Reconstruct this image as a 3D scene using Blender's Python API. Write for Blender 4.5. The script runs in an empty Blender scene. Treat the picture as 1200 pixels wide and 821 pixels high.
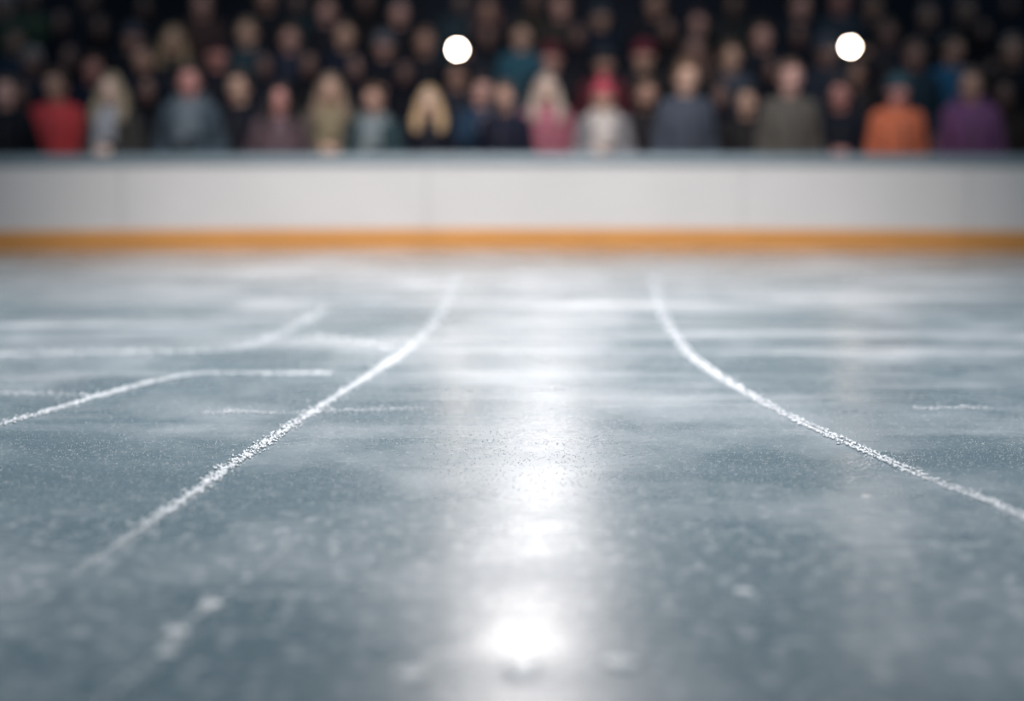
import bpy, bmesh, math, random
import numpy as np
from mathutils import Vector, Matrix

random.seed(7)
rng = np.random.default_rng(11)
scene = bpy.context.scene
COL = scene.collection

# ------------------------------------------------------------------ view numbers (metres)
F = 2000.0            # focal length in pixels for a 1200 px wide frame
CAM_H = 1.233          # lens height above the ice
HOR = 95.0            # image row of the horizon


def ice_pt(px, py):
    """where on the ice a spot of the photo lies"""
    d = F * CAM_H / (py - HOR)
    return ((px - 600.0) * d / F, d)


def lin(c):
    out = []
    for v in c:
        v = v / 255.0
        out.append(v / 12.92 if v <= 0.04045 else ((v + 0.055) / 1.055) ** 2.4)
    return tuple(out)


# ------------------------------------------------------------------ materials
def new_mat(name):
    m = bpy.data.materials.new(name)
    m.use_nodes = True
    nt = m.node_tree
    return m, nt, nt.nodes["Principled BSDF"]


def noise_mat(name, rgb, var=0.25, scale=30.0, rough=0.8, bump=0.0, spec=0.3, stretch=None):
    m, nt, b = new_mat(name)
    tc = nt.nodes.new("ShaderNodeTexCoord")
    mp = nt.nodes.new("ShaderNodeMapping")
    if stretch:
        mp.inputs["Scale"].default_value = stretch
    n = nt.nodes.new("ShaderNodeTexNoise")
    n.inputs["Scale"].default_value = scale
    n.inputs["Detail"].default_value = 3
    r = nt.nodes.new("ShaderNodeValToRGB")
    r.color_ramp.elements[0].position = 0.3
    r.color_ramp.elements[1].position = 0.7
    r.color_ramp.elements[0].color = (*[c * (1 - var) for c in rgb], 1)
    r.color_ramp.elements[1].color = (*[min(1, c * (1 + var)) for c in rgb], 1)
    nt.links.new(tc.outputs["Object"], mp.inputs["Vector"])
    nt.links.new(mp.outputs["Vector"], n.inputs["Vector"])
    nt.links.new(n.outputs["Fac"], r.inputs["Fac"])
    nt.links.new(r.outputs["Color"], b.inputs["Base Color"])
    b.inputs["Roughness"].default_value = rough
    b.inputs["Specular IOR Level"].default_value = spec
    if bump:
        bp = nt.nodes.new("ShaderNodeBump")
        bp.inputs["Strength"].default_value = bump
        bp.inputs["Distance"].default_value = 0.01
        nt.links.new(n.outputs["Fac"], bp.inputs["Height"])
        nt.links.new(bp.outputs["Normal"], b.inputs["Normal"])
    return m


_cache = {}


def fabric(rgb255, gain=1.0):
    k = ("f", rgb255, gain)
    if k not in _cache:
        c = lin(rgb255)
        m = sum(c) / 3
        c = tuple(1.05 * (.82 * x + .18 * m) * gain for x in c)
        _cache[k] = noise_mat("woven_cloth", c, 0.22, 26, 0.9, 0.25, 0.12)
    return _cache[k]


def skin_mat(rgb255):
    k = ("s", rgb255)
    if k not in _cache:
        _cache[k] = noise_mat("skin", lin(rgb255), 0.10, 18, 0.55, 0.0, 0.35)
    return _cache[k]


def hair_mat(rgb255):
    k = ("h", rgb255)
    if k not in _cache:
        _cache[k] = noise_mat("hair", lin(rgb255), 0.35, 14, 0.55, 0.5, 0.3, (6, 6, 0.8))
    return _cache[k]


# ------------------------------------------------------------------ mesh helpers
def mesh_from(name, verts, faces, smooth=True):
    me = bpy.data.meshes.new(name)
    me.from_pydata([tuple(v) for v in verts], [], faces)
    me.validate()
    if smooth:
        for p in me.polygons:
            p.use_smooth = True
    me.update()
    return me


def link(name, me, mat=None, parent=None, own=False):
    o = bpy.data.objects.new(name, me)
    COL.objects.link(o)
    if parent is not None:
        o.parent = parent
    if mat is not None:
        if own:
            if not me.materials:
                me.materials.append(mat)
            o.material_slots[0].link = 'OBJECT'
            o.material_slots[0].material = mat
        else:
            me.materials.append(mat)
    return o


class Geo:
    def __init__(self):
        self.v, self.f = [], []

    def ring_loft(self, rings, cap=True):
        n = len(rings[0])
        base = len(self.v)
        for r in rings:
            self.v += [tuple(p) for p in r]
        for i in range(len(rings) - 1):
            a, b = base + i * n, base + (i + 1) * n
            for j in range(n):
                k = (j + 1) % n
                self.f.append((a + j, a + k, b + k, b + j))
        if cap:
            self.f.append(tuple(base + j for j in range(n))[::-1])
            e = base + (len(rings) - 1) * n
            self.f.append(tuple(e + j for j in range(n)))

    def chain(self, pts, rad, n=12, flat=None, ends=True):
        """tapered round tube through pts; rad: number or (rx, ry) per point; rounded ends"""
        P = [Vector(p) for p in pts]
        R = [(r, r) if not isinstance(r, tuple) else r for r in rad]
        if ends:
            d0 = (P[0] - P[1]).normalized()
            d1 = (P[-1] - P[-2]).normalized()
            m0, m1 = min(R[0]), min(R[-1])
            P = [P[0] + d0 * m0 * .9, P[0] + d0 * m0 * .6] + P + [P[-1] + d1 * m1 * .6, P[-1] + d1 * m1 * .9]
            R = [(R[0][0] * .4, R[0][1] * .4), (R[0][0] * .8, R[0][1] * .8)] + R + \
                [(R[-1][0] * .8, R[-1][1] * .8), (R[-1][0] * .4, R[-1][1] * .4)]
        up = Vector(flat) if flat else Vector((0, 1, 0))
        rings = []
        for i, p in enumerate(P):
            t = (P[min(i + 1, len(P) - 1)] - P[max(i - 1, 0)]).normalized()
            u = up
            if abs(t.dot(u)) > 0.95:
                u = Vector((1, 0, 0)) if abs(t.x) < .9 else Vector((0, 0, 1))
            s = t.cross(u).normalized()
            w = s.cross(t).normalized()
            rx, ry = R[i]
            rings.append([p + s * (rx * math.cos(a)) + w * (ry * math.sin(a))
                          for a in (2 * math.pi * k / n for k in range(n))])
        self.ring_loft(rings)

    def ellipsoid(self, c, r, n=14, m=8):
        rings = []
        for i in range(1, m):
            th = math.pi * i / m
            rings.append([(c[0] + r[0] * math.sin(th) * math.cos(2 * math.pi * k / n),
                           c[1] + r[1] * math.sin(th) * math.sin(2 * math.pi * k / n),
                           c[2] - r[2] * math.cos(th)) for k in range(n)])
        self.ring_loft(rings)

    def box(self, c, s):
        x, y, z = c
        a, b, d = s[0] / 2, s[1] / 2, s[2] / 2
        base = len(self.v)
        self.v += [(x + i * a, y + j * b, z + k * d) for i in (-1, 1) for j in (-1, 1) for k in (-1, 1)]
        for q in ((0, 1, 3, 2), (4, 6, 7, 5), (0, 4, 5, 1), (2, 3, 7, 6), (0, 2, 6, 4), (1, 5, 7, 3)):
            self.f.append(tuple(base + t for t in q))

    def lathe(self, prof, c, axis='z', n=28, cap=True):
        rings = []
        for r, h in prof:
            ring = []
            for k in range(n):
                a = 2 * math.pi * k / n
                if axis == 'z':
                    ring.append((c[0] + r * math.cos(a), c[1] + r * math.sin(a), c[2] + h))
                else:  # along y
                    ring.append((c[0] + r * math.cos(a), c[1] + h, c[2] + r * math.sin(a)))
            rings.append(ring)
        self.ring_loft(rings, cap)

    def torus(self, c, R, r, n=28, m=10, sx=1.0, sy=1.0, tilt=0.0):
        base = len(self.v)
        for i in range(n):
            a = 2 * math.pi * i / n
            for j in range(m):
                b = 2 * math.pi * j / m
                q = R + r * math.cos(b)
                x, y, z = q * math.cos(a) * sx, q * math.sin(a) * sy, r * math.sin(b)
                z += tilt * y
                self.v.append((c[0] + x, c[1] + y, c[2] + z))
        for i in range(n):
            for j in range(m):
                i2, j2 = (i + 1) % n, (j + 1) % m
                self.f.append((base + i * m + j, base + i2 * m + j, base + i2 * m + j2, base + i * m + j2))

    def mesh(self, name, smooth=True):
        me = mesh_from(name, self.v, self.f, smooth)
        bm = bmesh.new()
        bm.from_mesh(me)
        bmesh.ops.recalc_face_normals(bm, faces=bm.faces)
        bm.to_mesh(me)
        bm.free()
        return me


def fuse(me, voxel, smooth_it=2, ratio=1.0):
    """union of overlapping closed shells into one continuous skin"""
    o = bpy.data.objects.new("fuse", me)
    COL.objects.link(o)
    r = o.modifiers.new("r", 'REMESH')
    r.mode = 'VOXEL'
    r.voxel_size = voxel
    r.use_smooth_shade = True
    if smooth_it:
        s = o.modifiers.new("s", 'SMOOTH')
        s.factor = 0.5
        s.iterations = smooth_it
    if ratio < 1:
        d = o.modifiers.new("d", 'DECIMATE')
        d.ratio = ratio
    dg = bpy.context.evaluated_depsgraph_get()
    out = bpy.data.meshes.new_from_object(o.evaluated_get(dg))
    out.name = me.name
    for p in out.polygons:
        p.use_smooth = True
    bpy.data.objects.remove(o)
    bpy.data.meshes.remove(me)
    return out


# ------------------------------------------------------------------ people (a 1.70 m figure facing -Y)
HC = Vector((0, -0.012, 1.588))


def gauss(x, s):
    return math.exp(-(x / s) ** 2)


def head_pt(th, ph, grow=1.0):
    """th: 0 crown .. pi chin ; ph: 0 = face (-y)"""
    z = math.cos(th)
    q = math.sin(th)
    x, y = q * math.sin(ph), -q * math.cos(ph)
    hx, hy, hz = 0.076, 0.098, 0.116
    low = max(0.0, -z)
    fx = hx * (1 - 0.34 * low ** 1.3)                  # jaw narrows
    fy = hy * (1 - (0.10 if y < 0 else 0.42) * low ** 1.2)
    p = Vector((x * fx, y * fy, z * hz))
    if y < 0:
        u, w = p.x, p.z
        p.y -= 0.024 * gauss(u, 0.012) * gauss(w + 0.028, 0.016)          # nose tip
        p.y -= 0.012 * gauss(u, 0.010) * gauss(w + 0.004, 0.022)          # nose bridge
        for s in (-1, 1):
            p.y += 0.011 * gauss(u - s * 0.031, 0.015) * gauss(w - 0.004, 0.012)   # eye socket
        p.y -= 0.005 * gauss(u, 0.05) * gauss(w - 0.026, 0.010)           # brow
        p.y -= 0.005 * gauss(u, 0.022) * gauss(w + 0.062, 0.010)          # lips
        p.y -= 0.008 * gauss(u, 0.022) * gauss(w + 0.100, 0.014)          # chin
    return HC + p * grow


def head_geo(g, n=40, m=30):
    g.ring_loft([[head_pt(math.pi * i / m, 2 * math.pi * k / n) for k in range(n)] for i in range(1, m)])
    for s in (-1, 1):                                                     # ears
        g.ellipsoid(HC + Vector((s * 0.078, 0.012, -0.008)), (0.010, 0.018, 0.030), 10, 8)


def hand_geo(g, w, d, nrm, side, curl=0.5):
    """palm with four unequal bent fingers and a thumb"""
    w, d, nrm = Vector(w), Vector(d).normalized(), Vector(nrm).normalized()
    s = d.cross(nrm).normalized() * side
    nrm = s.cross(d).normalized() * side
    g.chain([w, w + d * 0.045, w + d * 0.085], [(.026, .018), (.040, .016), (.040, .014)], 12, flat=nrm)
    for k, (off, ln) in enumerate(((-.030, .060), (-.010, .077), (.010, .084), (.030, .074))):
        b = w + d * 0.082 + s * off
        a1, a2 = curl * 0.7, curl * 1.7
        p1 = b + (d * math.cos(a1) + nrm * math.sin(a1)) * ln * .5
        p2 = p1 + (d * math.cos(a2) + nrm * math.sin(a2)) * ln * .5
        g.chain([b, p1, p2], [.0098, .0090, .0075], 8)
    t0 = w + d * 0.025 + s * 0.030
    t1 = t0 + (d * .6 + s * .75 + nrm * .25).normalized() * 0.038
    t2 = t1 + (d * .85 + s * .25 + nrm * .4).normalized() * 0.030
    g.chain([t0, t1, t2], [.0125, .0110, .0088], 8)


# pose -> for each side (right = +x of the figure's own frame): elbow, wrist, hand direction, palm normal, curl
POSES = {
    'down': [((s * .196, .035, 1.115), (s * .204, -.030, .875), (s * .02, -.12, -1), (-s, 0, 0), .45) for s in (-1, 1)],
    'pocket': [((s * .226, .085, 1.135), (s * .178, -.085, .965), (-s * .5, -.35, -.75), (-s * .3, 1, 0), .35) for s in (-1, 1)],
    'clasp': [((s * .208, .030, 1.120), (s * .085, -.190, 1.130), (-s * .75, -.45, .15), (-s * .1, .8, -.3), .8) for s in (-1, 1)],
    'clap': [((s * .230, -.030, 1.145), (s * .075, -.235, 1.275), (-s * .2, -.45, .85), (-s, 0, 0), .15) for s in (-1, 1)],
    'raise': [((-.196, .035, 1.115), (-.204, -.030, .875), (-.02, -.12, -1), (1, 0, 0), .45),
              ((.272, -.115, 1.595), (.105, -.190, 1.745), (-.55, -.1, .8), (-.6, -.6, -.4), 1.15)],
}


def make_body(pose):
    g = Geo()
    head_geo(g)
    g.chain([(0, .018, 1.40), (0, .012, 1.47), (0, 0, 1.53)], [.062, .055, .054], 14)
    g.chain([(0, 0, .90), (0, 0, .99), (0, -.005, 1.10), (0, 0, 1.24), (0, .008, 1.35), (0, .015, 1.42)],
            [(.148, .105), (.140, .098), (.122, .090), (.138, .106), (.142, .098), (.080, .062)], 20)
    for i, s in enumerate((-1, 1)):
        el, wr, d, n, cu = POSES[pose][i]
        g.chain([(s * .09, .012, 1.385), (s * .150, .010, 1.375)], [.055, .054], 12)
        g.chain([(s * .153, .010, 1.370), el], [.052, .040], 12)
        g.chain([el, wr], [.040, .026], 12)
        hand_geo(g, wr, d, n, s, cu)
        g.chain([(s * .085, 0, .90), (s * .098, -.012, .50)], [.086, .056], 14)
        g.chain([(s * .098, -.012, .50), (s * .102, .018, .34), (s * .105, .022, .09)], [.056, .052, .036], 14)
        g.chain([(s * .105, .030, .050), (s * .112, -.12, .032)], [.036, .026], 12)
    me = fuse(g.mesh("body_" + pose), 0.0075, 1, 0.55)
    return me


def paint_lips(me, skin):
    """second slot: lips, third: eyebrows"""
    me.materials.append(skin)
    me.materials.append(_cache['lips'])
    me.materials.append(_cache['brow'])
    for p in me.polygons:
        c = p.center - HC
        if c.y < -0.06 and (c.x / .023) ** 2 + ((c.z + .062) / .0085) ** 2 < 1:
            p.material_index = 1
        u = abs(c.x) - .031
        if c.y < -0.055 and abs(u) < .020 and abs(c.z - .0245 + 6 * u * u) < .0050:
            p.material_index = 2


def make_coat(pose, long=False):
    g = Geo()
    hem = .62 if long else .76
    g.chain([(0, .005, hem), (0, .003, hem + .06), (0, 0, .98), (0, -.004, 1.12), (0, -.002, 1.26), (0, .006, 1.36), (0, .014, 1.42), (0, .014, 1.455)],
            [(.168, .132), (.170, .136), (.158, .130), (.156, .128), (.166, .134), (.160, .116), (.108, .088), (.080, .076)], 24, ends=False)
    for i, s in enumerate((-1, 1)):
        el, wr, d, n, cu = POSES[pose][i]
        el, wr = Vector(el), Vector(wr)
        g.chain([(s * .08, .012, 1.392), (s * .144, .010, 1.378)], [.070, .068], 14)
        g.chain([(s * .146, .010, 1.372), el], [.068, .055], 14)
        g.chain([el, el.lerp(wr, .5), wr], [.057, .052, .043], 14)
    return fuse(g.mesh("coat_" + pose + ("_long" if long else "")), 0.012, 4, 0.5)


def make_trousers():
    g = Geo()
    g.chain([(0, 0, .80), (0, 0, .92), (0, 0, 1.00)], [(.165, .118), (.165, .118), (.158, .110)], 20)
    for s in (-1, 1):
        g.chain([(s * .085, 0, .88), (s * .098, -.012, .50), (s * .104, .02, .09)], [.096, .074, .066], 14, ends=False)
    return fuse(g.mesh("trousers"), 0.013, 2, 0.5)


def make_shoe(s):
    g = Geo()
    rings = []
    for y, w, h in ((.085, .030, .07), (.07, .040, .10), (.02, .043, .105), (-.04, .044, .075), (-.10, .048, .060), (-.15, .042, .048), (-.178, .022, .034)):
        rings.append([(s * .107 + w * math.cos(a), y, max(0.0, h * .5 + h * .5 * math.sin(a) * 1.15)) for a in
                      (2 * math.pi * k / 14 for k in range(14))])
    g.ring_loft(rings)
    return g.mesh("shoe")


def make_short_hair(vol=1.0):
    g = Geo()
    n, m = 36, 26
    rings = []
    for i in range(1, m):
        th = math.pi * i / m
        ring = []
        for k in range(n):
            ph = 2 * math.pi * k / n
            face = abs((ph + math.pi) % (2 * math.pi) - math.pi)     # 0 = front
            line = 0.90 if face < 0.80 else (0.90 + (face - .80) * 1.6 if face < 1.25 else (1.66 if face < 1.6 else 2.02))
            t = max(0.0, min(1.0, (line - th) / 0.16))
            t = t * t * (3 - 2 * t)
            grow = 0.90 + t * (0.22 + 0.06 * vol + 0.015 * math.sin(7 * ph + 5 * th) + 0.012 * math.sin(13 * ph))
            ring.append(head_pt(th, ph, grow))
        rings.append(ring)
    g.ring_loft(rings)
    return g.mesh("short_hair")


def make_long_hair():
    g = Geo()
    n, m = 36, 26
    rings = []
    for i in range(1, m):
        th = math.pi * i / m
        ring = []
        for k in range(n):
            ph = 2 * math.pi * k / n
            face = abs((ph + math.pi) % (2 * math.pi) - math.pi)
            line = 0.84 if face < 0.6 else (0.84 + (face - .6) * 3.6 if face < 1.05 else 2.4)
            t = max(0.0, min(1.0, (line - th) / 0.18))
            t = t * t * (3 - 2 * t)
            ring.append(head_pt(th, ph, 0.90 + t * 0.28))
        rings.append(ring)
    g.ring_loft(rings)
    for s in (-1, 1):
        g.chain([HC + Vector((s * .074, -.010, .03)), HC + Vector((s * .092, -.012, -.06)), HC + Vector((s * .104, -.045, -.14)),
                 HC + Vector((s * .100, -.105, -.225))], [(.026, .034), (.034, .048), (.044, .038), (.034, .020)], 12)
        g.chain([HC + Vector((s * .065, .045, .0)), HC + Vector((s * .085, .060, -.10)), HC + Vector((s * .09, .085, -.19))],
                [.040, .045, .028], 12)
    g.chain([HC + Vector((0, .07, .02)), HC + Vector((0, .095, -.08)), HC + Vector((0, .125, -.20))],
            [(.075, .040), (.085, .042), (.07, .022)], 14)
    return fuse(g.mesh("long_hair"), 0.009, 2, 0.6)


def make_beanie():
    g = Geo()
    prof = []
    for i in range(13):
        a = i / 12 * math.pi / 2
        prof.append((math.cos(a), math.sin(a)))
    c = HC + Vector((0, .008, .030))
    rings = []
    n = 40
    for cr, sr in prof[:-1]:
        rings.append([(c.x + (.089 + .0025 * (k % 2)) * cr * math.cos(2 * math.pi * k / n),
                       c.y + (.108 + .0025 * (k % 2)) * cr * math.sin(2 * math.pi * k / n),
                       c.z + .112 * sr + .16 * cr * -.108 * math.sin(2 * math.pi * k / n)) for k in range(n)])
    rings.insert(0, [(p[0] * .97, p[1] * .97 + c.y * .03, p[2] - .012) for p in rings[0]])
    g.ring_loft(rings)
    return g.mesh("beanie")


def make_brim():
    g = Geo()
    c = HC + Vector((0, .008, .030))
    n, m = 40, 8
    base = 0
    for i in range(n):
        a = 2 * math.pi * i / n
        for j in range(m):
            b = 2 * math.pi * j / m
            rr = 0.010 * math.cos(b)
            zz = 0.024 * math.sin(b)
            x = (.091 + rr) * math.cos(a)
            y = (.110 + rr) * math.sin(a)
            g.v.append((c.x + x, c.y + y, c.z + zz - .16 * y))
    for i in range(n):
        for j in range(m):
            i2, j2 = (i + 1) % n, (j + 1) % m
            g.f.append((i * m + j, i2 * m + j, i2 * m + j2, i * m + j2))
    return g.mesh("brim")


def make_pompom():
    g = Geo()
    n, m = 16, 10
    c = HC + Vector((0, .02, .160))
    rings = []
    for i in range(1, m):
        th = math.pi * i / m
        rings.append([(c.x + (.033 + .004 * ((i + k) % 2)) * math.sin(th) * math.cos(2 * math.pi * k / n),
                       c.y + (.033 + .004 * ((i + k) % 2)) * math.sin(th) * math.sin(2 * math.pi * k / n),
                       c.z - .033 * math.cos(th)) for k in range(n)])
    g.ring_loft(rings)
    return g.mesh("pompom")


def make_hood(up):
    g = Geo()
    if up:
        n, m = 36, 24
        rings = []
        for i in range(1, m):
            th = math.pi * i / m
            ring = []
            for k in range(n):
                ph = 2 * math.pi * k / n
                face = abs((ph + math.pi) % (2 * math.pi) - math.pi)
                line = 0.70 if face < 0.6 else (0.70 + (face - .6) * 4.5 if face < 1.05 else 3.2)
                t = max(0.0, min(1.0, (line - th) / 0.18))
                t = t * t * (3 - 2 * t)
                ring.append(head_pt(th, ph, 0.86 + t * 0.44))
            rings.append(ring)
        g.ring_loft(rings)
        g.torus((0, .0, 1.452), .098, .036, 30, 10, 1.0, .95, -.15)
        return fuse(g.mesh("hood"), 0.010, 2, 0.6)
    # folded down on the back of the neck
    g.torus((0, .055, 1.455), .095, .040, 30, 12, 1.05, .80, .25)
    g.ellipsoid((0, .135, 1.405), (.105, .040, .075), 16, 10)
    return fuse(g.mesh("hood"), 0.010, 2, 0.6)


def make_collar():
    g = Geo()
    n = 30
    rings = []
    for r, z in ((.092, 1.405), (.086, 1.440), (.080, 1.478), (.073, 1.480), (.072, 1.440)):
        rings.append([(r * math.cos(a), .010 + r * .95 * math.sin(a), z + .02 * math.sin(a)) for a in
                      (2 * math.pi * k / n for k in range(n))])
    g.ring_loft(rings, cap=False)
    return g.mesh("collar")


def make_scarf():
    g = Geo()
    g.torus((0, -.002, 1.455), .082, .034, 32, 12, 1.05, 1.0, .18)
    g.torus((0, -.010, 1.425), .095, .032, 32, 12, 1.05, 1.0, .25)
    for x, l in ((-.035, .26), (.03, .20)):
        g.chain([(x, -.105, 1.42), (x * 1.3, -.158, 1.34), (x * 1.5, -.168, 1.42 - l)], [(.040, .018), (.046, .016), (.05, .014)], 12)
    return fuse(g.mesh("scarf"), 0.009, 2, 0.6)


def make_zip():
    g = Geo()
    pts = [(0, -.142, .80), (0, -.146, .95), (0, -.145, 1.12), (0, -.146, 1.26), (0, -.122, 1.37)]
    g.chain(pts, [(.007, .006)] * 5, 8)
    return g.mesh("zip")


EYE = noise_mat("iris", lin((58, 50, 46)), .3, 90, .2)
EYE_W = noise_mat("eye_white", lin((188, 178, 172)), .05, 90, .3)


def make_eye(s):
    g = Geo()
    g.ellipsoid(HC + Vector((s * .031, -.0775, .004)), (.0140, .010, .0082), 20, 14)
    me = g.mesh("eye")
    me.materials.append(EYE)
    me.materials.append(EYE_W)
    c = HC + Vector((s * .031, -.0785, .004))
    for p in me.polygons:
        q = p.center - c
        p.material_index = 0 if (q.x ** 2 + q.z ** 2) < .0060 ** 2 else 1
    return me


def make_beard():
    g = Geo()
    n, m = 36, 26
    rings = []
    for i in range(1, m):
        th = math.pi * i / m
        ring = []
        for k in range(n):
            ph = 2 * math.pi * k / n
            face = abs((ph + math.pi) % (2 * math.pi) - math.pi)
            t = max(0.0, min(1.0, (th - (2.02 if face < .9 else 1.75)) / 0.15)) * max(0.0, min(1.0, (1.5 - face) / .3))
            ring.append(head_pt(th, ph, 0.90 + t * 0.22))
        rings.append(ring)
    g.ring_loft(rings)
    return g.mesh("beard")


_cache['brow'] = noise_mat('brow', lin((92, 70, 58)), .2, 60, .7)
_cache['lips'] = noise_mat("lips", lin((150, 90, 88)), .1, 40, .5)
SK0 = skin_mat((196, 150, 134))
SHOE_M = noise_mat("shoe_leather", lin((30, 28, 27)), .2, 30, .5)

BODY, COAT = {}, {}
for ps in POSES:
    BODY[ps] = make_body(ps)
    paint_lips(BODY[ps], SK0)
    COAT[ps] = make_coat(ps)
COAT['down_long'] = make_coat('down', True)
COAT['pocket_long'] = make_coat('pocket', True)
TROUSERS = make_trousers()
SHOES = {s: make_shoe(s) for s in (-1, 1)}
EYES = {s: make_eye(s) for s in (-1, 1)}
SHORT, LONG, BEANIE, BRIM, POM = make_short_hair(), make_long_hair(), make_beanie(), make_brim(), make_pompom()
HOOD_UP, HOOD_DOWN, COLLAR, SCARF, ZIP, BEARD = make_hood(True), make_hood(False), make_collar(), make_scarf(), make_zip(), make_beard()
ZIP_M = noise_mat("zip_metal", (.05, .05, .055), .2, 200, .4)

ROW_Y = [13.42, 14.44, 15.46, 16.48]
ROW_Z = [-0.44, -0.175, 0.06, 0.34]


def arc_y(x):                       # the rows and the barrier bend gently towards the ice at the sides
    return -x * x / 56.0


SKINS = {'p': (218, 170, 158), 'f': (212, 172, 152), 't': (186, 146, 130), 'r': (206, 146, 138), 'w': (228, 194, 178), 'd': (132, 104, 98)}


def add_person(px, py, row, coat, head, headcol, skin, pose, yaw, label, extra=()):
    d0 = ROW_Y[row] + SUB[(px, py)]
    d = d0
    for _ in range(3):
        x = (px - 600) * d / F
        d = d0 + arc_y(x)
    z = CAM_H - (py - HOR) * d / F
    s = (z - ROW_Z[row]) / HC.z
    s = max(0.84, min(1.14, s))
    root = bpy.data.objects.new("person", None)
    root.empty_display_size = 0.2
    COL.objects.link(root)
    root.location = (x, d, ROW_Z[row])
    root.rotation_euler = (0, 0, math.radians(yaw))
    root.scale = (s, s, s)
    root['label'] = label
    root['category'] = 'person'
    root['group'] = 'spectators standing behind the barrier'
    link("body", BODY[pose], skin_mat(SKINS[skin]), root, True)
    for q in (-1, 1):
        link("eye", EYES[q], None, root)
        link("shoe", SHOES[q], SHOE_M, root, True)
    link("trousers", TROUSERS, fabric((38, 40, 48)), root, True)
    key = pose + '_long' if ('long' in extra and pose + '_long' in COAT) else pose
    cm = fabric(coat)
    c = link("coat", COAT[key], cm, root, True)
    link("zip", ZIP, ZIP_M, c, True)
    if 'hooddown' in extra:
        link("hood", HOOD_DOWN, cm, c, True)
    elif head != 'hood' and 'scarf' not in [e if isinstance(e, str) else e[0] for e in extra]:
        link("collar", COLLAR, cm, c, True)
    hm = hair_mat(headcol)
    if head == 'short':
        link("hair", SHORT, hm, root, True)
    elif head == 'long':
        link("hair", LONG, hm, root, True)
    elif head in ('beanie', 'pom'):
        fm = fabric(headcol)
        b = link("beanie", BEANIE, fm, root, True)
        link("brim", BRIM, fm, b, True)
        if head == 'pom':
            link("pompom", POM, fm, b, True)
    elif head == 'hood':
        link("hood", HOOD_UP, cm, c, True)
    for e in extra:
        if isinstance(e, tuple) and e[0] == 'scarf':
            link("scarf", SCARF, fabric(e[1]), root, True)
        if isinstance(e, tuple) and e[0] == 'hair':
            link("hair", LONG, hair_mat(e[1]), root, True)
        if e == 'beard':
            link("beard", BEARD, hair_mat((74, 52, 38)), root, True)
    return root, s


NAVY, BLACK = (26, 33, 52), (24, 27, 36)
BR, DB, GY = (72, 52, 42), (38, 30, 28), (128, 126, 128)
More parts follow.
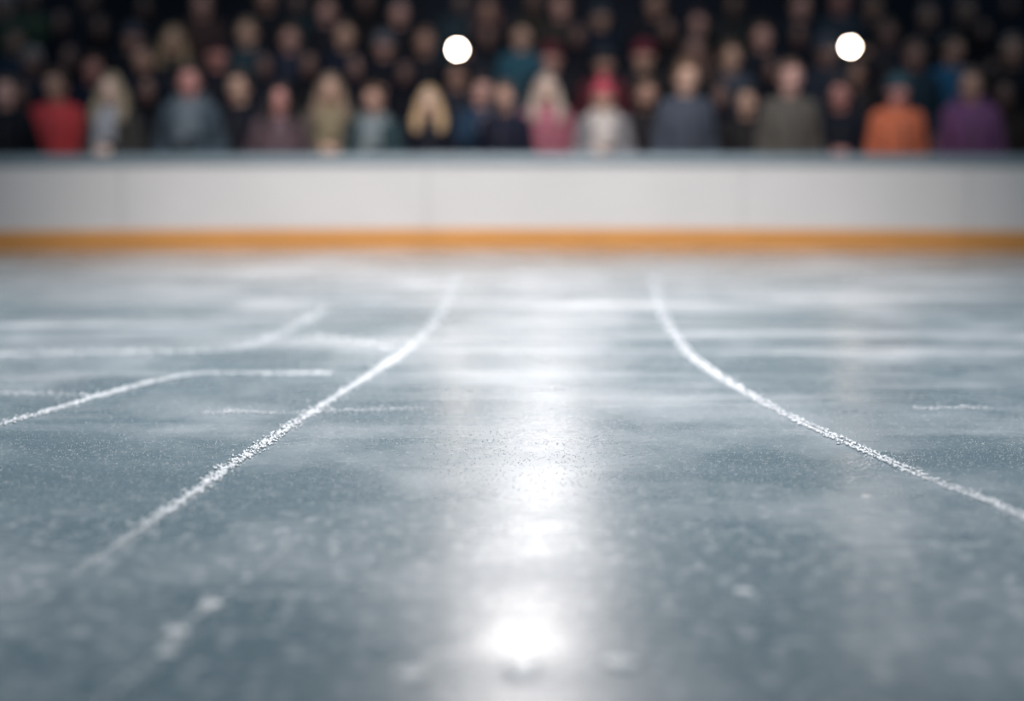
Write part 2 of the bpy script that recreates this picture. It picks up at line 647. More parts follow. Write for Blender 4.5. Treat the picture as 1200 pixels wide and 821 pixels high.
# px, py (head centre in the photo), row, coat colour, headwear/hair, its colour, skin, pose, yaw, label, extras
PEOPLE = [
    # ---- front row
    (6, 108, 0, BLACK, 'short', DB, 'p', 'pocket', 10, "person in black coat at the red-jacketed person's elbow, cut by the picture's left edge"),
    (66, 101, 0, (206, 48, 56), 'short', BR, 't', 'down', -8, "person in a bright red jacket leaning at the white barrier"),
    (109, 82, 1, NAVY, 'short', BR, 'r', 'down', 18, "tall brown-haired person in navy coat between red jacket and pale scarf"),
    (131, 106, 0, (62, 60, 58), 'long', (150, 134, 112), 'w', 'clasp', -6, "fair-haired person in dark olive coat with pale grey scarf", (('scarf', (150, 150, 158)),)),
    (222, 96, 0, (68, 82, 94), 'short', DB, 'r', 'pocket', 5, "broad person in slate-grey hooded coat with lighter scarf at the barrier", ('hooddown', 'long', ('scarf', (98, 108, 118)))),
    (280, 103, 0, (30, 32, 42), 'short', BR, 'f', 'down', -8, "brown-haired person in black coat just beside the slate-grey hooded coat"),
    (327, 117, 0, (104, 82, 90), 'long', DB, 'r', 'pocket', 12, "short dark-haired person in mauve-brown coat beside a long-haired blonde"),
    (387, 106, 0, (102, 96, 84), 'long', (142, 120, 102), 'f', 'clasp', 4, "long-haired blonde person in olive-grey coat with yellowish scarf", (('scarf', (140, 126, 96)),)),
    (438, 118, 0, (44, 66, 72), 'short', (92, 66, 48), 't', 'clasp', -5, "brown-haired person in dark teal coat with pale grey scarf ends", (('scarf', (112, 122, 126)),)),
    (503, 120, 0, (30, 32, 44), 'long', (208, 174, 134), 'w', 'down', 0, "golden-haired person in dark coat under the lamp nearer mid-picture"),
    (564, 108, 0, (36, 62, 88), 'short', DB, 'p', 'clap', 14, "person in deep blue jacket, shoulder to shoulder with a navy-coated one"),
    (592, 114, 0, (28, 30, 46), 'short', BR, 't', 'down', -16, "person in navy coat squeezed between deep blue jacket and pink coat"),
    (640, 106, 0, (176, 96, 114), 'long', (182, 166, 154), 'w', 'down', 3, "pale-haired person in a dusty pink coat at the barrier", ('hooddown',)),
    (707, 114, 0, (128, 124, 128), 'pom', (186, 62, 80), 'f', 'clasp', -3, "person in red bobble hat and big cream scarf", (('scarf', (184, 172, 166)),)),
    (757, 112, 0, (38, 36, 40), 'short', (96, 70, 52), 't', 'pocket', 6, "bearded brown-haired person in charcoal coat beside the cream scarf", ('beard',)),
    (804, 92, 0, (70, 76, 90), 'short', (120, 92, 70), 'f', 'down', 12, "tall person in steel-grey coat next to the bearded person", ('long',)),
    (875, 120, 0, (40, 38, 40), 'short', DB, 'f', 'down', -8, "short person in black-brown coat below a blue-grey coat"),
    (926, 92, 0, (92, 86, 80), 'short', (110, 84, 72), 'p', 'down', 6, "tall person in long olive-brown coat at the barrier", ('long',)),
    (984, 112, 0, (28, 32, 44), 'short', DB, 'r', 'clasp', -10, "red-faced person in navy coat between olive-brown coat and orange jacket"),
    (1052, 106, 0, (214, 104, 58), 'beanie', (54, 82, 94), 'r', 'down', 8, "person in bright orange jacket and teal beanie"),
    (1138, 100, 0, (112, 66, 112), 'short', (92, 78, 72), 't', 'down', -14, "person in a purple coat next to the orange jacket", ('hooddown',)),
    (1176, 112, 0, (58, 48, 46), 'hood', BLACK, 'd', 'down', -10, "hooded person in dull brown coat beyond the purple coat"),
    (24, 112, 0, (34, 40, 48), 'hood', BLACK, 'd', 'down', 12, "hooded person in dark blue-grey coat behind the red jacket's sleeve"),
    (172, 106, 0, (24, 27, 36), 'hood', BLACK, 'd', 'pocket', 15, "hooded person in black coat between pale scarf and slate-grey coat"),
    (842, 112, 0, (30, 32, 42), 'hood', BLACK, 'd', 'down', 8, "hooded person in dark coat between steel-grey coat and short person"),
    # ---- second row
    (38, 74, 1, (28, 38, 58), 'short', GY, 'd', 'down', 16, "grey-haired person in dark blue coat behind the red jacket"),
    (82, 68, 1, (22, 27, 40), 'hood', BLACK, 'd', 'down', 8, "hooded person in black-blue coat behind the navy and red jackets"),
    (169, 70, 1, NAVY, 'short', DB, 't', 'pocket', -12, "dark-haired person in navy coat behind the black hood beside pale scarf"),
    (255, 64, 1, (26, 28, 40), 'beanie', (46, 32, 40), 'r', 'pocket', 5, "person in plum beanie behind the slate-grey hooded coat"),
    (312, 78, 1, (28, 36, 50), 'hood', BLACK, 'd', 'down', -8, "hooded person in dark navy coat behind the mauve-brown coat"),
    (362, 76, 1, (24, 26, 34), 'hood', BLACK, 'd', 'pocket', 6, "hooded person in black coat behind the olive-grey coated blonde"),
    (418, 80, 1, (24, 28, 40), 'hood', BLACK, 'd', 'down', -5, "hooded person in dark coat behind the brown-haired teal-coated person"),
    (474, 86, 1, (22, 26, 38), 'hood', BLACK, 'd', 'down', 5, "hooded person in black coat behind the golden-haired person"),
    (536, 90, 1, (40, 44, 56), 'short', DB, 't', 'raise', 0, "person holding up the glowing lamp nearer mid-picture"),
    (646, 68, 1, (38, 38, 46), 'beanie', (96, 34, 48), 'p', 'pocket', -6, "person in dark red beanie just behind the pink coat"),
    (708, 74, 1, (92, 36, 48), 'beanie', (46, 50, 58), 't', 'down', 4, "person in grey beanie and wine jacket above the red bobble hat"),
    (754, 66, 1, (44, 44, 48), 'beanie', (112, 36, 56), 'f', 'down', 2, "person in crimson beanie and grey coat behind the bearded person"),
    (814, 60, 1, (44, 42, 44), 'long', (86, 66, 60), 'd', 'pocket', -8, "long-haired person behind the tall steel-grey coat"),
    (856, 68, 1, (66, 76, 92), 'short', (100, 78, 62), 'f', 'down', 8, "brown-haired person in blue-grey coat above the short person"),
    (902, 82, 1, (26, 30, 40), 'hood', BLACK, 'd', 'down', 8, "hooded person in black coat behind the olive-brown coat"),
    (968, 60, 1, (38, 46, 60), 'beanie', (62, 70, 84), 'd', 'down', 12, "person in slate beanie beside the lamp beyond the olive-brown coat"),
    (1002, 88, 1, (54, 52, 58), 'short', (120, 104, 90), 't', 'raise', -2, "person holding up the glowing lamp nearer the orange jacket"),
    (1072, 66, 1, (26, 50, 66), 'short', (88, 66, 58), 'd', 'pocket', 5, "brown-haired person in dark teal coat behind the orange jacket"),
    (1116, 60, 1, (14, 90, 132), 'short', DB, 't', 'down', 14, "person in strong blue coat behind the purple coat"),
    (1186, 60, 1, BLACK, 'short', (100, 88, 84), 't', 'down', -12, "brown-haired person in black coat above the brown hood"),
    (1160, 84, 1, (24, 27, 36), 'hood', BLACK, 'd', 'down', -5, "hooded person in black coat just behind the purple coat"),
    # ---- third row
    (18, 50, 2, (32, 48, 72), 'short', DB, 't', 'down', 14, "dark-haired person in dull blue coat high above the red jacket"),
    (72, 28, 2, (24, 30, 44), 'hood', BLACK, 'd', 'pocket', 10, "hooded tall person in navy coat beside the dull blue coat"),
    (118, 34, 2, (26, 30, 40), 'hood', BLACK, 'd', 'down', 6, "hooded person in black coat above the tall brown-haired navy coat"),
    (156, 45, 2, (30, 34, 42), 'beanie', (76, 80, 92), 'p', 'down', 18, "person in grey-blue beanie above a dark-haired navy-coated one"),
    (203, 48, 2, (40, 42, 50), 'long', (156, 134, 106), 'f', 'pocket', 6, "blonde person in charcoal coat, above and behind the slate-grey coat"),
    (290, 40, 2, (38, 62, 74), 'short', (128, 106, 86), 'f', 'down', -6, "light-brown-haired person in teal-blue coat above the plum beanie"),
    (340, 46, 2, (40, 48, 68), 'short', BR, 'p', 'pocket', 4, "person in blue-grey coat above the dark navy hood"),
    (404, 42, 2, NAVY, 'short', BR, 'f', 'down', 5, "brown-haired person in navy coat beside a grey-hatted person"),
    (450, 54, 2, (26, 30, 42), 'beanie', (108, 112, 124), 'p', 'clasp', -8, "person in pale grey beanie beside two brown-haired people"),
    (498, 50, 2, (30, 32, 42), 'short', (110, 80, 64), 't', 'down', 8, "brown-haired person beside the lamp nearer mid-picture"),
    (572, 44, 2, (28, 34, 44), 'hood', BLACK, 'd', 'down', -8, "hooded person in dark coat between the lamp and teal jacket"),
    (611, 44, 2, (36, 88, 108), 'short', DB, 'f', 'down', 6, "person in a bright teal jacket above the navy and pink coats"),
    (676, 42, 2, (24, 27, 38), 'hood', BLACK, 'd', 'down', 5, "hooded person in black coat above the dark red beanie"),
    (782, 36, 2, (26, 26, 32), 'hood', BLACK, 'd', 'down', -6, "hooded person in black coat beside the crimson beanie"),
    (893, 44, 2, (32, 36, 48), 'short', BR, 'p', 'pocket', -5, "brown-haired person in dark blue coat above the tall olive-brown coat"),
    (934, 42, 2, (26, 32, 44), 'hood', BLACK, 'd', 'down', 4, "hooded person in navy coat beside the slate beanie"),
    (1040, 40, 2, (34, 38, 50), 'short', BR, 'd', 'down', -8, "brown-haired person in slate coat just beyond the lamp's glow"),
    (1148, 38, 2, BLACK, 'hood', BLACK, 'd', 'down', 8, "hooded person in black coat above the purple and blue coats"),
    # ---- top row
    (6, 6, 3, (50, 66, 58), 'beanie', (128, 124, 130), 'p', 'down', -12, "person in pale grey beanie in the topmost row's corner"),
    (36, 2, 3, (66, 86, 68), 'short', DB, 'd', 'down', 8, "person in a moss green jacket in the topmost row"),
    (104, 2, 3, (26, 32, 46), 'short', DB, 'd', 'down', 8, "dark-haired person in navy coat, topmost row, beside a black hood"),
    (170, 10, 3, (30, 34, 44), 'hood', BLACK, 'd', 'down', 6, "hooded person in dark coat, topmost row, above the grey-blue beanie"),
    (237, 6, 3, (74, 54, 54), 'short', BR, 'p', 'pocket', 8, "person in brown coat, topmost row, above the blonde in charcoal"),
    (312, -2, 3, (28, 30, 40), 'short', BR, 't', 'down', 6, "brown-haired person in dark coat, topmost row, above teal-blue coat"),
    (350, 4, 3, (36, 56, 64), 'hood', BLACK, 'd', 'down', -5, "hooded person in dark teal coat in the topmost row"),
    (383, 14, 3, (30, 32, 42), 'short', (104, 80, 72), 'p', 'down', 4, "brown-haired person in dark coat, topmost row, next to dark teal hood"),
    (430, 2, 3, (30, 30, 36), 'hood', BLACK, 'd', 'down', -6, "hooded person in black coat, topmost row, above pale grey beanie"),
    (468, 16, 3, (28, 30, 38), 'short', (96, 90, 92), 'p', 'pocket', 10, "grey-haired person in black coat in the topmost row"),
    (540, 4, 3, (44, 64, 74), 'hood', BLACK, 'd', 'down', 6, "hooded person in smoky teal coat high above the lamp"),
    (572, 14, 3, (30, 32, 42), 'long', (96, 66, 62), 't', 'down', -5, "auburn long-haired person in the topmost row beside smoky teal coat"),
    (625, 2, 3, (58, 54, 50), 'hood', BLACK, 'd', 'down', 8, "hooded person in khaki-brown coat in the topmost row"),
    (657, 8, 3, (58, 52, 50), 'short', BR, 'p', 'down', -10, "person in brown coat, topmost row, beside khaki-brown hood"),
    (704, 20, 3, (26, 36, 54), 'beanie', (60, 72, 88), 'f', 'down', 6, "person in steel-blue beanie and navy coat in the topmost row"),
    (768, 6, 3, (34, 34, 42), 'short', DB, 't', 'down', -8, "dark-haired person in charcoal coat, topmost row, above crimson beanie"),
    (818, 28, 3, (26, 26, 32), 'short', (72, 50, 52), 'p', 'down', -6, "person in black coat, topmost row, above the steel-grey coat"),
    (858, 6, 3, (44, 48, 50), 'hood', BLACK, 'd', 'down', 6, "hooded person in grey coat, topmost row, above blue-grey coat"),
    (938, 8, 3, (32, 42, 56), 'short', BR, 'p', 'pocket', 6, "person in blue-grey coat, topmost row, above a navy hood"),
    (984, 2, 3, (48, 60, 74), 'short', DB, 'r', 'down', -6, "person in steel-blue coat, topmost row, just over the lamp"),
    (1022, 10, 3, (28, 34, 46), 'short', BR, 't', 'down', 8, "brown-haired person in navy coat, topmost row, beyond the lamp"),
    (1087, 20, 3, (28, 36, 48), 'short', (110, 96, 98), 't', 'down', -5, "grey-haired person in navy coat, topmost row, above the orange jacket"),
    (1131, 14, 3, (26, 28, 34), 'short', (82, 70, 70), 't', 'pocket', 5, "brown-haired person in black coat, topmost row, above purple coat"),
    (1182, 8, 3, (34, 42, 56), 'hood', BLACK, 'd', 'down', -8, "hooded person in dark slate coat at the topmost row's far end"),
]
made = {}
# inside a terrace people stand three deep so that nobody stands in anybody else
SUB = {}
LANE = (-.34, 0.0, .34)
for row in range(4):
    M = [r for r in PEOPLE if r[2] == row]
    pick = random.Random(5)
    lane = [2 if r[4] == 'hood' else pick.randrange(2) for r in M]

    def cost(k, l):
        c = 6.0 * l if M[k][4] != 'hood' else 6.0 * (2 - l)
        if M[k][6] != 'd' and sum(M[k][3]) > 220:
            c += 14.0 * l
        for q in range(len(M)):
            if q != k:
                gap, step = abs(M[q][0] - M[k][0]), abs(lane[q] - l)
                if step == 0:
                    c += max(0, 92 - gap) ** 2 * .05
                elif step == 1:
                    front = k if l < lane[q] else q
                    back = q if front == k else k
                    c += max(0, 60 - gap) ** 2 * (.02 if M[back][7] in ('clasp', 'clap') else .004)
        return c
    for sweep in range(400):
        k = pick.randrange(len(M))
        lane[k] = min(range(3), key=lambda l: cost(k, l) + pick.random() * 30.0 * max(0, 1 - sweep / 300))
    for r, l in zip(M, lane):
        SUB[(r[0], r[1])] = LANE[l]
SUB[(6, 108)], SUB[(66, 101)], SUB[(131, 106)] = LANE[0], LANE[1], LANE[0]
for rec in PEOPLE:
    rec = rec if len(rec) == 11 else (*rec, ())
    made[(rec[0], rec[1])] = add_person(*rec)

# ------------------------------------------------------------------ the two hand lamps
LAMP_BODY = noise_mat("lamp_shell", (.03, .03, .033), .2, 60, .4)
LENS, nt, b = new_mat("lamp_lens")
b.inputs["Base Color"].default_value = (1, .95, .9, 1)
b.inputs["Emission Color"].default_value = (1.0, .80, .66, 1)
b.inputs["Emission Strength"].default_value = 45.0


def add_lamp(px, py, who, label):
    root_p, s = made[who]
    d = root_p.location.y - 0.285 * s
    for _ in range(2):
        x = (px - 600) * d / F
    z = CAM_H - (py - HOR) * d / F
    t = bpy.data.objects.new("hand_lamp", None)
    COL.objects.link(t)
    t.location = (x, d, z)
    t['label'] = label
    t['category'] = 'lamp'
    t['group'] = 'glowing lamps in the crowd'
    g = Geo()
    g.lathe([(.050, -.012), (.054, .0), (.053, .03), (.040, .075), (.028, .11), (.018, .12)], (0, 0, 0), 'y')
    link("housing", g.mesh("lamp_housing"), LAMP_BODY, t)
    g = Geo()
    g.torus((0, 0, 0), .051, .0055, 32, 8)
    for i, v in enumerate(g.v):
        g.v[i] = (v[0], v[2] - .014, v[1])
    link("bezel", g.mesh("lamp_bezel"), LAMP_BODY, t)
    g = Geo()
    g.lathe([(.046, -.013), (.039, -.0185), (.022, -.022), (.004, -.023)], (0, 0, 0), 'y')
    link("lens", g.mesh("lamp_lens"), LENS, t)
    g = Geo()
    g.chain([(0, .05, -.05), (.010, .055, -.10), (.02, .06, -.15)], [.019, .017, .016], 12)
    link("grip", g.mesh("lamp_grip"), LAMP_BODY, t)
    return t


add_lamp(536, 58, (536, 90), "round white glowing lamp held up in the crowd nearer mid-picture")
add_lamp(996, 55, (1002, 88), "round white glowing lamp held up above the orange jacket's row")

# ------------------------------------------------------------------ barrier
BR_R, BR_CY = 28.0, 12.55 - 28.0     # the barrier is part of a wide arc


def arc_pt(th, r):
    return (r * math.sin(th), BR_CY + r * math.cos(th))


def arc_strip(th0, th1, prof, n):
    """sweep a closed (r, z) outline along the arc"""
    g = Geo()
    rings = []
    for i in range(n + 1):
        th = th0 + (th1 - th0) * i / n
        rings.append([(*arc_pt(th, BR_R + r), z) for r, z in prof])
    g.ring_loft(rings)
    return g.mesh("strip", smooth=False)


TOP, KICK = 0.700, 0.152
barrier = bpy.data.objects.new("rink_barrier", None)
COL.objects.link(barrier)
barrier.location = (0, 0, 0)
barrier['label'] = "long gently curved white rink barrier with an amber strip along its foot"
barrier['category'] = 'barrier'
WHITE = noise_mat("white_board", (.60, .575, .562), .03, 1.5, .35, 0, .4)
AMBER = noise_mat("amber_plastic", (.57, .255, .068), .06, 3, .4, 0, .4)
CAPM = noise_mat("blue_grey_cap", (.125, .165, .188), .06, 4, .4, 0, .4)
seams = [-1900, -1550, -1200, -850, -500, -210, 145, 500, 870, 1130, 1480, 1840, 2200, 2560, 2920]
ths = [math.asin((p - 600) * 12.5 / F / BR_R) for p in seams]
for a, bb in zip(ths[:-1], ths[1:]):
    link("board_panel", arc_strip(a + .00008, bb - .00008, [(0, KICK), (.02, KICK), (.02, TOP - .085), (0, TOP - .085)], 14), WHITE, barrier)
link("kick_strip", arc_strip(ths[0], ths[-1], [(-.012, 0), (.02, 0), (.02, KICK), (-.004, KICK), (-.012, KICK - .008)], 160), AMBER, barrier)
cap = [(-.006, TOP - .085)]
for i in range(9):
    a = math.pi * (i / 8)
    cap.append((.05 - .058 * math.cos(a), TOP - .055 + .055 * math.sin(a)))
cap += [(.106, TOP - .085)]
link("cap_rail", arc_strip(ths[0], ths[-1], cap, 160), CAPM, barrier)
STEEL = noise_mat("frame_steel", (.12, .13, .14), .1, 20, .5)
link("back_panel", arc_strip(ths[0], ths[-1], [(.085, 0), (.10, 0), (.10, TOP - .085), (.085, TOP - .085)], 160), STEEL, barrier)

# ------------------------------------------------------------------ the setting
def structure(name, me, mat):
    o = link(name, me, mat)
    o['kind'] = 'structure'
    return o


# ice sheet ending under the barrier
v, f = [], []
N = 120
for i in range(N + 1):
    th = -0.44 + 0.88 * i / N
    x, y = arc_pt(th, BR_R + 0.10)
    v += [(x, y, 0), (x, -6.0, 0)]
for i in range(N):
    f.append((2 * i, 2 * i + 1, 2 * i + 3, 2 * i + 2))
ICE, nt, b = new_mat("ice")
L = nt.links
tc = nt.nodes.new("ShaderNodeTexCoord")


def tex_noise(scale, detail, stretch=(1, 1, 1), rough=.5, dist=0.0):
    mp = nt.nodes.new("ShaderNodeMapping")
    mp.inputs["Scale"].default_value = stretch
    n = nt.nodes.new("ShaderNodeTexNoise")
    n.inputs["Scale"].default_value = scale
    n.inputs["Detail"].default_value = detail
    n.inputs["Roughness"].default_value = rough
    n.inputs["Distortion"].default_value = dist
    L.new(tc.outputs["Object"], mp.inputs["Vector"])
    L.new(mp.outputs["Vector"], n.inputs["Vector"])
    return n.outputs["Fac"]


def ramp(src, p0, p1, c0=0.0, c1=1.0):
    r = nt.nodes.new("ShaderNodeMapRange")
    r.inputs["From Min"].default_value = p0
    r.inputs["From Max"].default_value = p1
    r.inputs["To Min"].default_value = c0
    r.inputs["To Max"].default_value = c1
    r.interpolation_type = 'SMOOTHSTEP'
    L.new(src, r.inputs["Value"])
    return r.outputs["Result"]


def math_n(op, a, c):
    m = nt.nodes.new("ShaderNodeMath")
    m.operation = op
    m.use_clamp = op == 'ADD'
    for i, q in enumerate((a, c)):
        if isinstance(q, (int, float)):
            m.inputs[i].default_value = q
        else:
            L.new(q, m.inputs[i])
    return m.outputs[0]


patch = ramp(tex_noise(1.1, 5, (1, .8, 1), .6), .42, .68)            # soft frosted patches
streak = ramp(tex_noise(1.0, 4, (.35, 2.6, 1), .6), .48, .70)        # long streaks left by the resurfacer
fine = ramp(tex_noise(42, 3, (1, 1, 1), .7), .52, .72)               # frost mottling
grain = ramp(tex_noise(150, 2, (1, 1, 1), .7), .60, .74)             # frost crystals
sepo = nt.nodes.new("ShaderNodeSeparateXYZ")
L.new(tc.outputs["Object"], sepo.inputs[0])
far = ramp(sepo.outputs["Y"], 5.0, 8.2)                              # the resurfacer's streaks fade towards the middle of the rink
refl_frost = ramp(math_n('ADD', math_n('MULTIPLY', sepo.outputs["Y"], .1), math_n('MULTIPLY', tex_noise(1.0, 3, (.5, 1.5, 1), .6), .12)), .96, 1.20)   # frost whitening towards the barrier, with the white board's reflection painted in
streak = math_n('MULTIPLY', streak, far)
frost = math_n('ADD', math_n('MULTIPLY', patch, .22), math_n('MULTIPLY', streak, .40))
frost = math_n('ADD', frost, math_n('MULTIPLY', refl_frost, .95))
blot = ramp(tex_noise(20, 4, (1, .7, 1), .7), .50, .72)
blot = math_n('MULTIPLY', blot, math_n('SUBTRACT', 1.0, ramp(sepo.outputs["Y"], 4.2, 5.6)))
frost = math_n('ADD', frost, math_n('MULTIPLY', blot, .55))
frost = math_n('ADD', frost, math_n('MULTIPLY', fine, .22))
frost = math_n('ADD', frost, math_n('MULTIPLY', grain, .40))
mix = nt.nodes.new("ShaderNodeMix")
mix.data_type = 'RGBA'
mix.inputs["A"].default_value = (.104, .153, .177, 1)
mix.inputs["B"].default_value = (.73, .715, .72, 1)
L.new(frost, mix.inputs["Factor"])
L.new(mix.outputs["Result"], b.inputs["Base Color"])
rr = math_n('ADD', .26, math_n('MULTIPLY', math_n('ADD', math_n('MULTIPLY', patch, .5), math_n('MULTIPLY', streak, .6)), .22))
L.new(rr, b.inputs["Roughness"])
b.inputs["IOR"].default_value = 1.31
b.inputs["Coat Weight"].default_value = .75
b.inputs["Coat IOR"].default_value = 1.45
L.new(ramp(tex_noise(1.0, 3, (.5, 2.2, 1), .6), .3, .7, .20, .34), b.inputs["Coat Roughness"])
bp = nt.nodes.new("ShaderNodeBump")
bp.inputs["Strength"].default_value = .35
bp.inputs["Distance"].default_value = .002
hgt = math_n('ADD', math_n('MULTIPLY', fine, .5), math_n('MULTIPLY', grain, .4))
L.new(hgt, bp.inputs["Height"])
L.new(bp.outputs["Normal"], b.inputs["Normal"])
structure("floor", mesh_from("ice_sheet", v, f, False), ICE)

CONC = noise_mat("dark_concrete", (.03, .032, .037), .3, 3, .85, .2)
for i in range(4):
    y0 = ROW_Y[i] - .51
    y1 = ROW_Y[i] + .51 if i < 3 else ROW_Y[i] + 2.2
    zb = -1.0
    g = Geo()
    n = 60
    rings = []
    for k in range(n + 1):
        x = -9.5 + 19 * k / n
        o = arc_y(x)
        ya = y0 + o if i else arc_pt(math.asin(x / BR_R), BR_R)[1] + .13
        rings.append([(x, ya, zb), (x, y1 + o, zb), (x, y1 + o, ROW_Z[i]), (x, ya, ROW_Z[i])])
    g.ring_loft(rings)
    structure("floor_terrace", g.mesh("terrace", False), CONC)
g = Geo()
n = 60
rings = []
for k in range(n + 1):
    x = -9.5 + 19 * k / n
    y = 18.8 + arc_y(x)
    rings.append([(x, y, -1.0), (x, y + .2, -1.0), (x, y + .2, 2.7), (x, y, 2.7)])
g.ring_loft(rings)
structure("wall_back", g.mesh("wall_back", False), noise_mat("dark_wall", (.014, .019, .033), .4, 1.2, .8))

# ------------------------------------------------------------------ skate marks, shavings and chips on the ice
SNOW = noise_mat("ice_snow", (.62, .63, .645), .08, 60, .6, 0, .4)


def catmull(P, step):
    P = [Vector((p[0], p[1], p[2] if len(p) > 2 else 1)) for p in P]
    P = [P[0] * 2 - P[1]] + P + [P[-1] * 2 - P[-2]]
    out = []
    for i in range(1, len(P) - 2):
        a, bq, c, d = P[i - 1:i + 3]
        n = max(2, int((c - bq).xy.length / step))
        for k in range(n):
            t = k / n
            out.append(.5 * ((2 * bq) + (c - a) * t + (2 * a - 5 * bq + 4 * c - d) * t * t + (3 * bq - a - 3 * c + d) * t ** 3))
    out.append(P[-2])
    return out


OCT = np.array([(1, 0, 0), (-1, 0, 0), (0, 1, 0), (0, -1, 0), (0, 0, 1), (0, 0, -.6)], float)
OCF = np.array([(0, 2, 4), (2, 1, 4), (1, 3, 4), (3, 0, 4), (2, 0, 5), (1, 2, 5), (3, 1, 5), (0, 3, 5)])


def crumbs(name, cen, size):
    """one mesh of many tiny faceted ice grains lying on the ice"""
    n = len(cen)
    a = rng.uniform(0, 2 * math.pi, n)
    sc = size[:, None] * rng.uniform(.6, 1.4, (n, 3))
    V = OCT[None] * sc[:, None, :]
    ca, sa = np.cos(a)[:, None], np.sin(a)[:, None]
    X = V[..., 0] * ca - V[..., 1] * sa
    Y = V[..., 0] * sa + V[..., 1] * ca
    V = np.stack([X, Y, V[..., 2]], -1) + cen[:, None, :]
    V[..., 2] += (size * .35)[:, None]
    Fc = (OCF[None] + (np.arange(n) * 6)[:, None, None]).reshape(-1, 3)
    V = V.reshape(-1, 3)
    me = bpy.data.meshes.new(name)
    me.vertices.add(len(V))
    me.vertices.foreach_set("co", V.ravel())
    me.loops.add(len(Fc) * 3)
    me.loops.foreach_set("vertex_index", Fc.ravel().astype(np.int32))
    me.polygons.add(len(Fc))
    me.polygons.foreach_set("loop_start", np.arange(0, len(Fc) * 3, 3, dtype=np.int32))
    me.update(calc_edges=True)
    return me


def skate_mark(pix, width, dens, label, size=(.003, .007), grooves=1, name="skate_mark"):
    """pix: (px, py[, strength]) along the mark; the mark itself is laid in metres on the ice"""
    P = [(*ice_pt(p[0], p[1]), p[2] if len(p) > 2 else 1.0) for p in pix]
    C = catmull(P, .04)
    cen, siz = [], []
    for i in range(len(C) - 1):
        p, q = C[i], C[i + 1]
        t = Vector((q.x - p.x, q.y - p.y))
        ln = t.length
        if ln < 1e-5:
            continue
        nx, ny = -t.y / ln, t.x / ln
        w = width * (.75 + .5 * random.random())
        n = int(dens * ln * width * p.z * random.uniform(.6, 1.4)) + (random.random() < .5)
        for _ in range(n):
            u = random.random()
            o = random.gauss(0, .38) * w
            if grooves == 2:
                o = (random.choice((-.38, .38)) + random.gauss(0, .16)) * w
            if random.random() < .05:
                o *= 2.5
            cen.append((p.x + t.x * u + nx * o, p.y + t.y * u + ny * o, 0.0))
            siz.append(random.uniform(*size) * (.7 + .3 * min(1.5, p.z)))
    me = crumbs(name, np.array(cen), np.array(siz))
    bm = bmesh.new()
    bm.from_mesh(me)
    last = None
    for i in range(len(C)):                       # thin packed film that the grains lie on
        t = (C[min(i + 1, len(C) - 1)] - C[max(i - 1, 0)]).xy.normalized()
        h = width * .07 * min(1.0, C[i].z) * random.uniform(.3, 1.6) + .0006
        pr = [bm.verts.new((C[i].x - t.y * h * q, C[i].y + t.x * h * q, .0012)) for q in (-1, 1)]
        if last:
            bm.faces.new((last[0], last[1], pr[1], pr[0]))
        last = pr
    bm.to_mesh(me)
    bm.free()
    o = link(name, me, SNOW)
    o['label'] = label
    o['category'] = 'skate mark'
    o['group'] = 'white skate marks on the ice'
    return o


D0 = 15000
skate_mark([(766, 322, .15), (768, 338, .25), (774, 362, .35), (787, 387, .5), (806, 413, .8), (832, 434, 1.3), (862, 453, 1.3), (902, 476, 1.1),
            (950, 500), (1000, 522), (1040, 540), (1090, 562, .7), (1140, 580, 1.1), (1200, 605, 1.1), (1290, 642)],
           .036, D0, "long white skate mark curving from the barrier out to the picture's right edge", grooves=2)
skate_mark([(536, 316, .15), (528, 345, .25), (512, 374, .4), (486, 402, .6), (456, 425, 1.2), (424, 446, 1.0), (386, 470, 1.0), (340, 500), (290, 533),
            (250, 560, 1.2), (214, 587, 1.1), (170, 616, .7), (132, 642, .45), (80, 676, .25)],
           .038, D0, "long white skate mark sweeping from the barrier down the ice's left half", grooves=1)
skate_mark([(-60, 512), (0, 497), (50, 484), (110, 466, 1.1), (165, 451), (215, 440), (255, 437, .8), (320, 438, .9), (388, 438, 1.6)],
           .036, D0, "white skate mark bending level and ending short of the long sweeping mark")
skate_mark([(384, 360, .3), (350, 379, .4), (312, 398, .45), (270, 409, .6), (200, 412, .6), (100, 413, .6), (0, 416, .6), (-60, 420, .6)],
           .10, D0 * .5, "faint wide mark far back, running level then turning to the barrier")
skate_mark([(360, 394, .6), (410, 399, .7), (462, 410, .9)], .10, D0 * .4, "short faint mark joining the long sweeping mark far back")
skate_mark([(236, 484, .5), (280, 482, .8), (330, 484, .4), (400, 481, .7), (500, 479, .4)], .05, D0 * .5,
           "faint level scrape crossing the ice under the long sweeping mark")
skate_mark([(-40, 461, .6), (40, 461, .7), (130, 464, .4)], .05, D0 * .5, "short faint scrape just above the bending mark at the picture's edge")
skate_mark([(1070, 479, .6), (1120, 478, .8), (1165, 478, .5)], .05, D0 * .4, "short faint level scrape beyond the curving mark, near the right edge")
skate_mark([(352, 628, .15), (320, 655, .2), (285, 682, .15), (246, 708, .6), (226, 726, .2), (205, 746, .7), (176, 772, .15), (150, 795, .4), (100, 840, .2)], .07, D0 * .4,
           "blurred broken trail of snow in the nearest corner of the ice")

# fine loose grains nobody could count
n = 42000
yy = rng.uniform(3.8, 8.0, n)
xx = rng.uniform(-.42, .42, n) * yy * 1.0
cen = np.stack([xx, yy, np.zeros(n)], -1)
o = link("ice_shavings", crumbs("ice_shavings", cen, rng.uniform(.0009, .0023, n)), SNOW)
o['kind'] = 'stuff'
o['label'] = "fine white ice shavings sprinkled over the rink surface"
o['category'] = 'ice shavings'

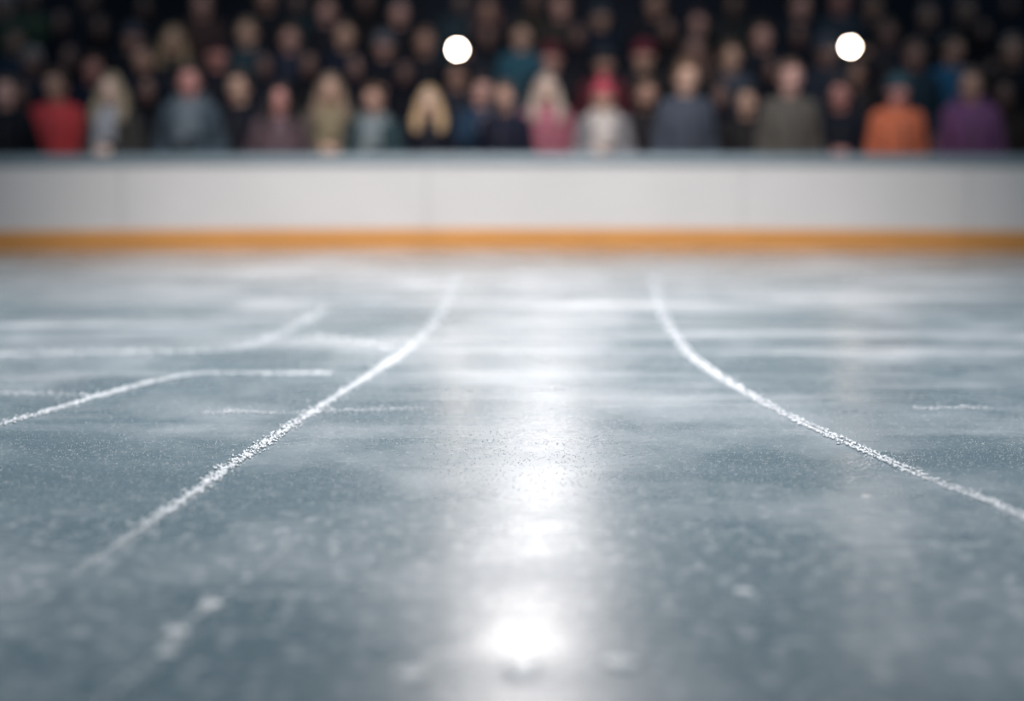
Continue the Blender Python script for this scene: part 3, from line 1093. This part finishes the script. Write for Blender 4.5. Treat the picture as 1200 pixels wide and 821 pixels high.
# single chips that show as round glints out of focus
GLINT, nt, b = new_mat("wet_ice_chip")
b.inputs["Base Color"].default_value = (.93, .94, .96, 1)
b.inputs["Roughness"].default_value = .25
b.inputs["Specular IOR Level"].default_value = .6
b.inputs["Subsurface Weight"].default_value = 1.0
b.inputs["Subsurface Radius"].default_value = (1, 1, 1)
b.inputs["Subsurface Scale"].default_value = .03


def chip(px, py, r, label):
    x, y = ice_pt(px, py)
    n, m = 10, 6
    g = Geo()
    rings = []
    for i in range(1, m):
        th = math.pi * i / m
        rings.append([(r * random.uniform(.85, 1.1) * math.sin(th) * math.cos(2 * math.pi * k / n),
                       r * random.uniform(.85, 1.1) * math.sin(th) * math.sin(2 * math.pi * k / n),
                       r * .12 - r * .12 * math.cos(th)) for k in range(n)])
    g.ring_loft(rings)
    o = link("ice_chip", g.mesh("ice_chip", False), GLINT)
    o.location = (x, y, 0)
    o['label'] = label
    o['category'] = 'ice chip'
    o['group'] = 'loose ice chips near the camera'


chip(727, 778, .040, "round bright ice chip beside the wide light streak, nearest the camera")
chip(480, 791, .037, "bright ice chip alone on the other side of the light streak")
chip(612, 786, .042, "bright ice chip lying inside the wide light streak")
chip(872, 693, .024, "small ice chip alone on bare ice, out from the light streak")
chip(246, 709, .030, "ice chip topping the blurred broken trail")
chip(206, 741, .030, "ice chip midway down the blurred broken trail")
chip(196, 764, .026, "ice chip lowest of three on the blurred broken trail")
chip(1015, 582, .018, "small ice chip just beneath the curving skate mark")
chip(150, 612, .008, "tiny ice chip beside the long sweeping mark's near end")
chip(424, 687, .011, "faint small ice chip between the broken trail and light streak")

# ------------------------------------------------------------------ light
w = bpy.data.worlds.new("arena_dusk")
scene.world = w
w.use_nodes = True
nt = w.node_tree
bg = nt.nodes["Background"]
tcw = nt.nodes.new("ShaderNodeTexCoord")
sep = nt.nodes.new("ShaderNodeSeparateXYZ")
rp = nt.nodes.new("ShaderNodeValToRGB")
rp.color_ramp.elements[0].position = 0.0
rp.color_ramp.elements[0].color = (.010, .016, .022, 1)
rp.color_ramp.elements[1].position = 1.0
rp.color_ramp.elements[1].color = (.30, .40, .47, 1)
e = rp.color_ramp.elements.new(0.30)
e.color = (.05, .08, .105, 1)
nt.links.new(tcw.outputs["Generated"], sep.inputs[0])
nt.links.new(sep.outputs["Z"], rp.inputs["Fac"])
nt.links.new(rp.outputs["Color"], bg.inputs["Color"])
bg.inputs["Strength"].default_value = 1.0


def aim(o, target):
    o.rotation_euler = (Vector(target) - o.location).to_track_quat('-Z', 'Y').to_euler()


def spot(name, loc, target, power, col, size, blend, radius=.4, sx=1.0, sy=1.0):
    l = bpy.data.lights.new(name, 'SPOT')
    l.energy = power
    l.color = col
    l.spot_size = math.radians(size)
    l.spot_blend = blend
    l.shadow_soft_size = radius
    o = bpy.data.objects.new(name, l)
    COL.objects.link(o)
    o.location = loc
    aim(o, target)
    o.scale = (sx, sy, 1)
    return o


def area(name, loc, target, power, col, sx, sy, spread=180):
    l = bpy.data.lights.new(name, 'AREA')
    l.shape = 'ELLIPSE'
    l.size = sx
    l.size_y = sy
    l.energy = power
    l.color = col
    l.spread = math.radians(spread)
    o = bpy.data.objects.new(name, l)
    COL.objects.link(o)
    o.location = loc
    aim(o, target)
    return o


spot("key_spotlight", (0.0, -3.0, 7.0), (0.0, 12.2, 0.4), 6600, (1.0, .93, .90), 30, 1.0, .5, 1.0, 1.0)
spot("overhead_ice_fill", (0.0, 8.0, 11.0), (0.0, 8.4, 0.0), 10800, (.98, .98, 1.0), 59, 1.0, .8)  # unseen fill added above the rink to brighten the ice
for lx, lz, sx, pw in ((.14, 11.2, 1.8, 34), (.17, 9.8, 1.6, 20), (.36, 8.1, 1.3, 8), (.62, 6.4, .9, 5.5), (.88, 5.0, .8, 7)):   # lamps up a floodlight mast
    area("mast_floodlight", (lx, 31.0, lz), (lx * .3, 6, 0), pw, (1.0, .93, .92), sx, 2.0, 90)
spot("near_chip_fill", (0.5, -2.0, 4.5), (0.15, 3.7, 0.0), 420, (1.0, .97, .95), 34, 1.0, .3)  # added fill behind the camera, front-lights the near ice chips
area("side_floodlight", (6.5, 30.0, 4.4), (1.6, 8, 0), 26, (1.0, .90, .88), .6, 1.6, 90)

# ------------------------------------------------------------------ camera
cd = bpy.data.cameras.new("camera")
cam = bpy.data.objects.new("camera", cd)
COL.objects.link(cam)
cam.location = (0, 0, CAM_H)
cam.rotation_euler = (math.radians(90), 0, 0)
cd.sensor_width = 36.0
cd.lens = 60.0
cd.shift_y = -(410.5 - HOR) / 1200.0
cd.clip_end = 200
cd.dof.use_dof = True
cd.dof.focus_distance = F * CAM_H / (525 - HOR)
cd.dof.aperture_fstop = 0.060 / (0.095 * CAM_H)
scene.camera = cam

scene.view_settings.view_transform = 'Standard'
scene.view_settings.look = 'None'
scene.view_settings.exposure = 0.0
scene.cycles.use_denoising = True
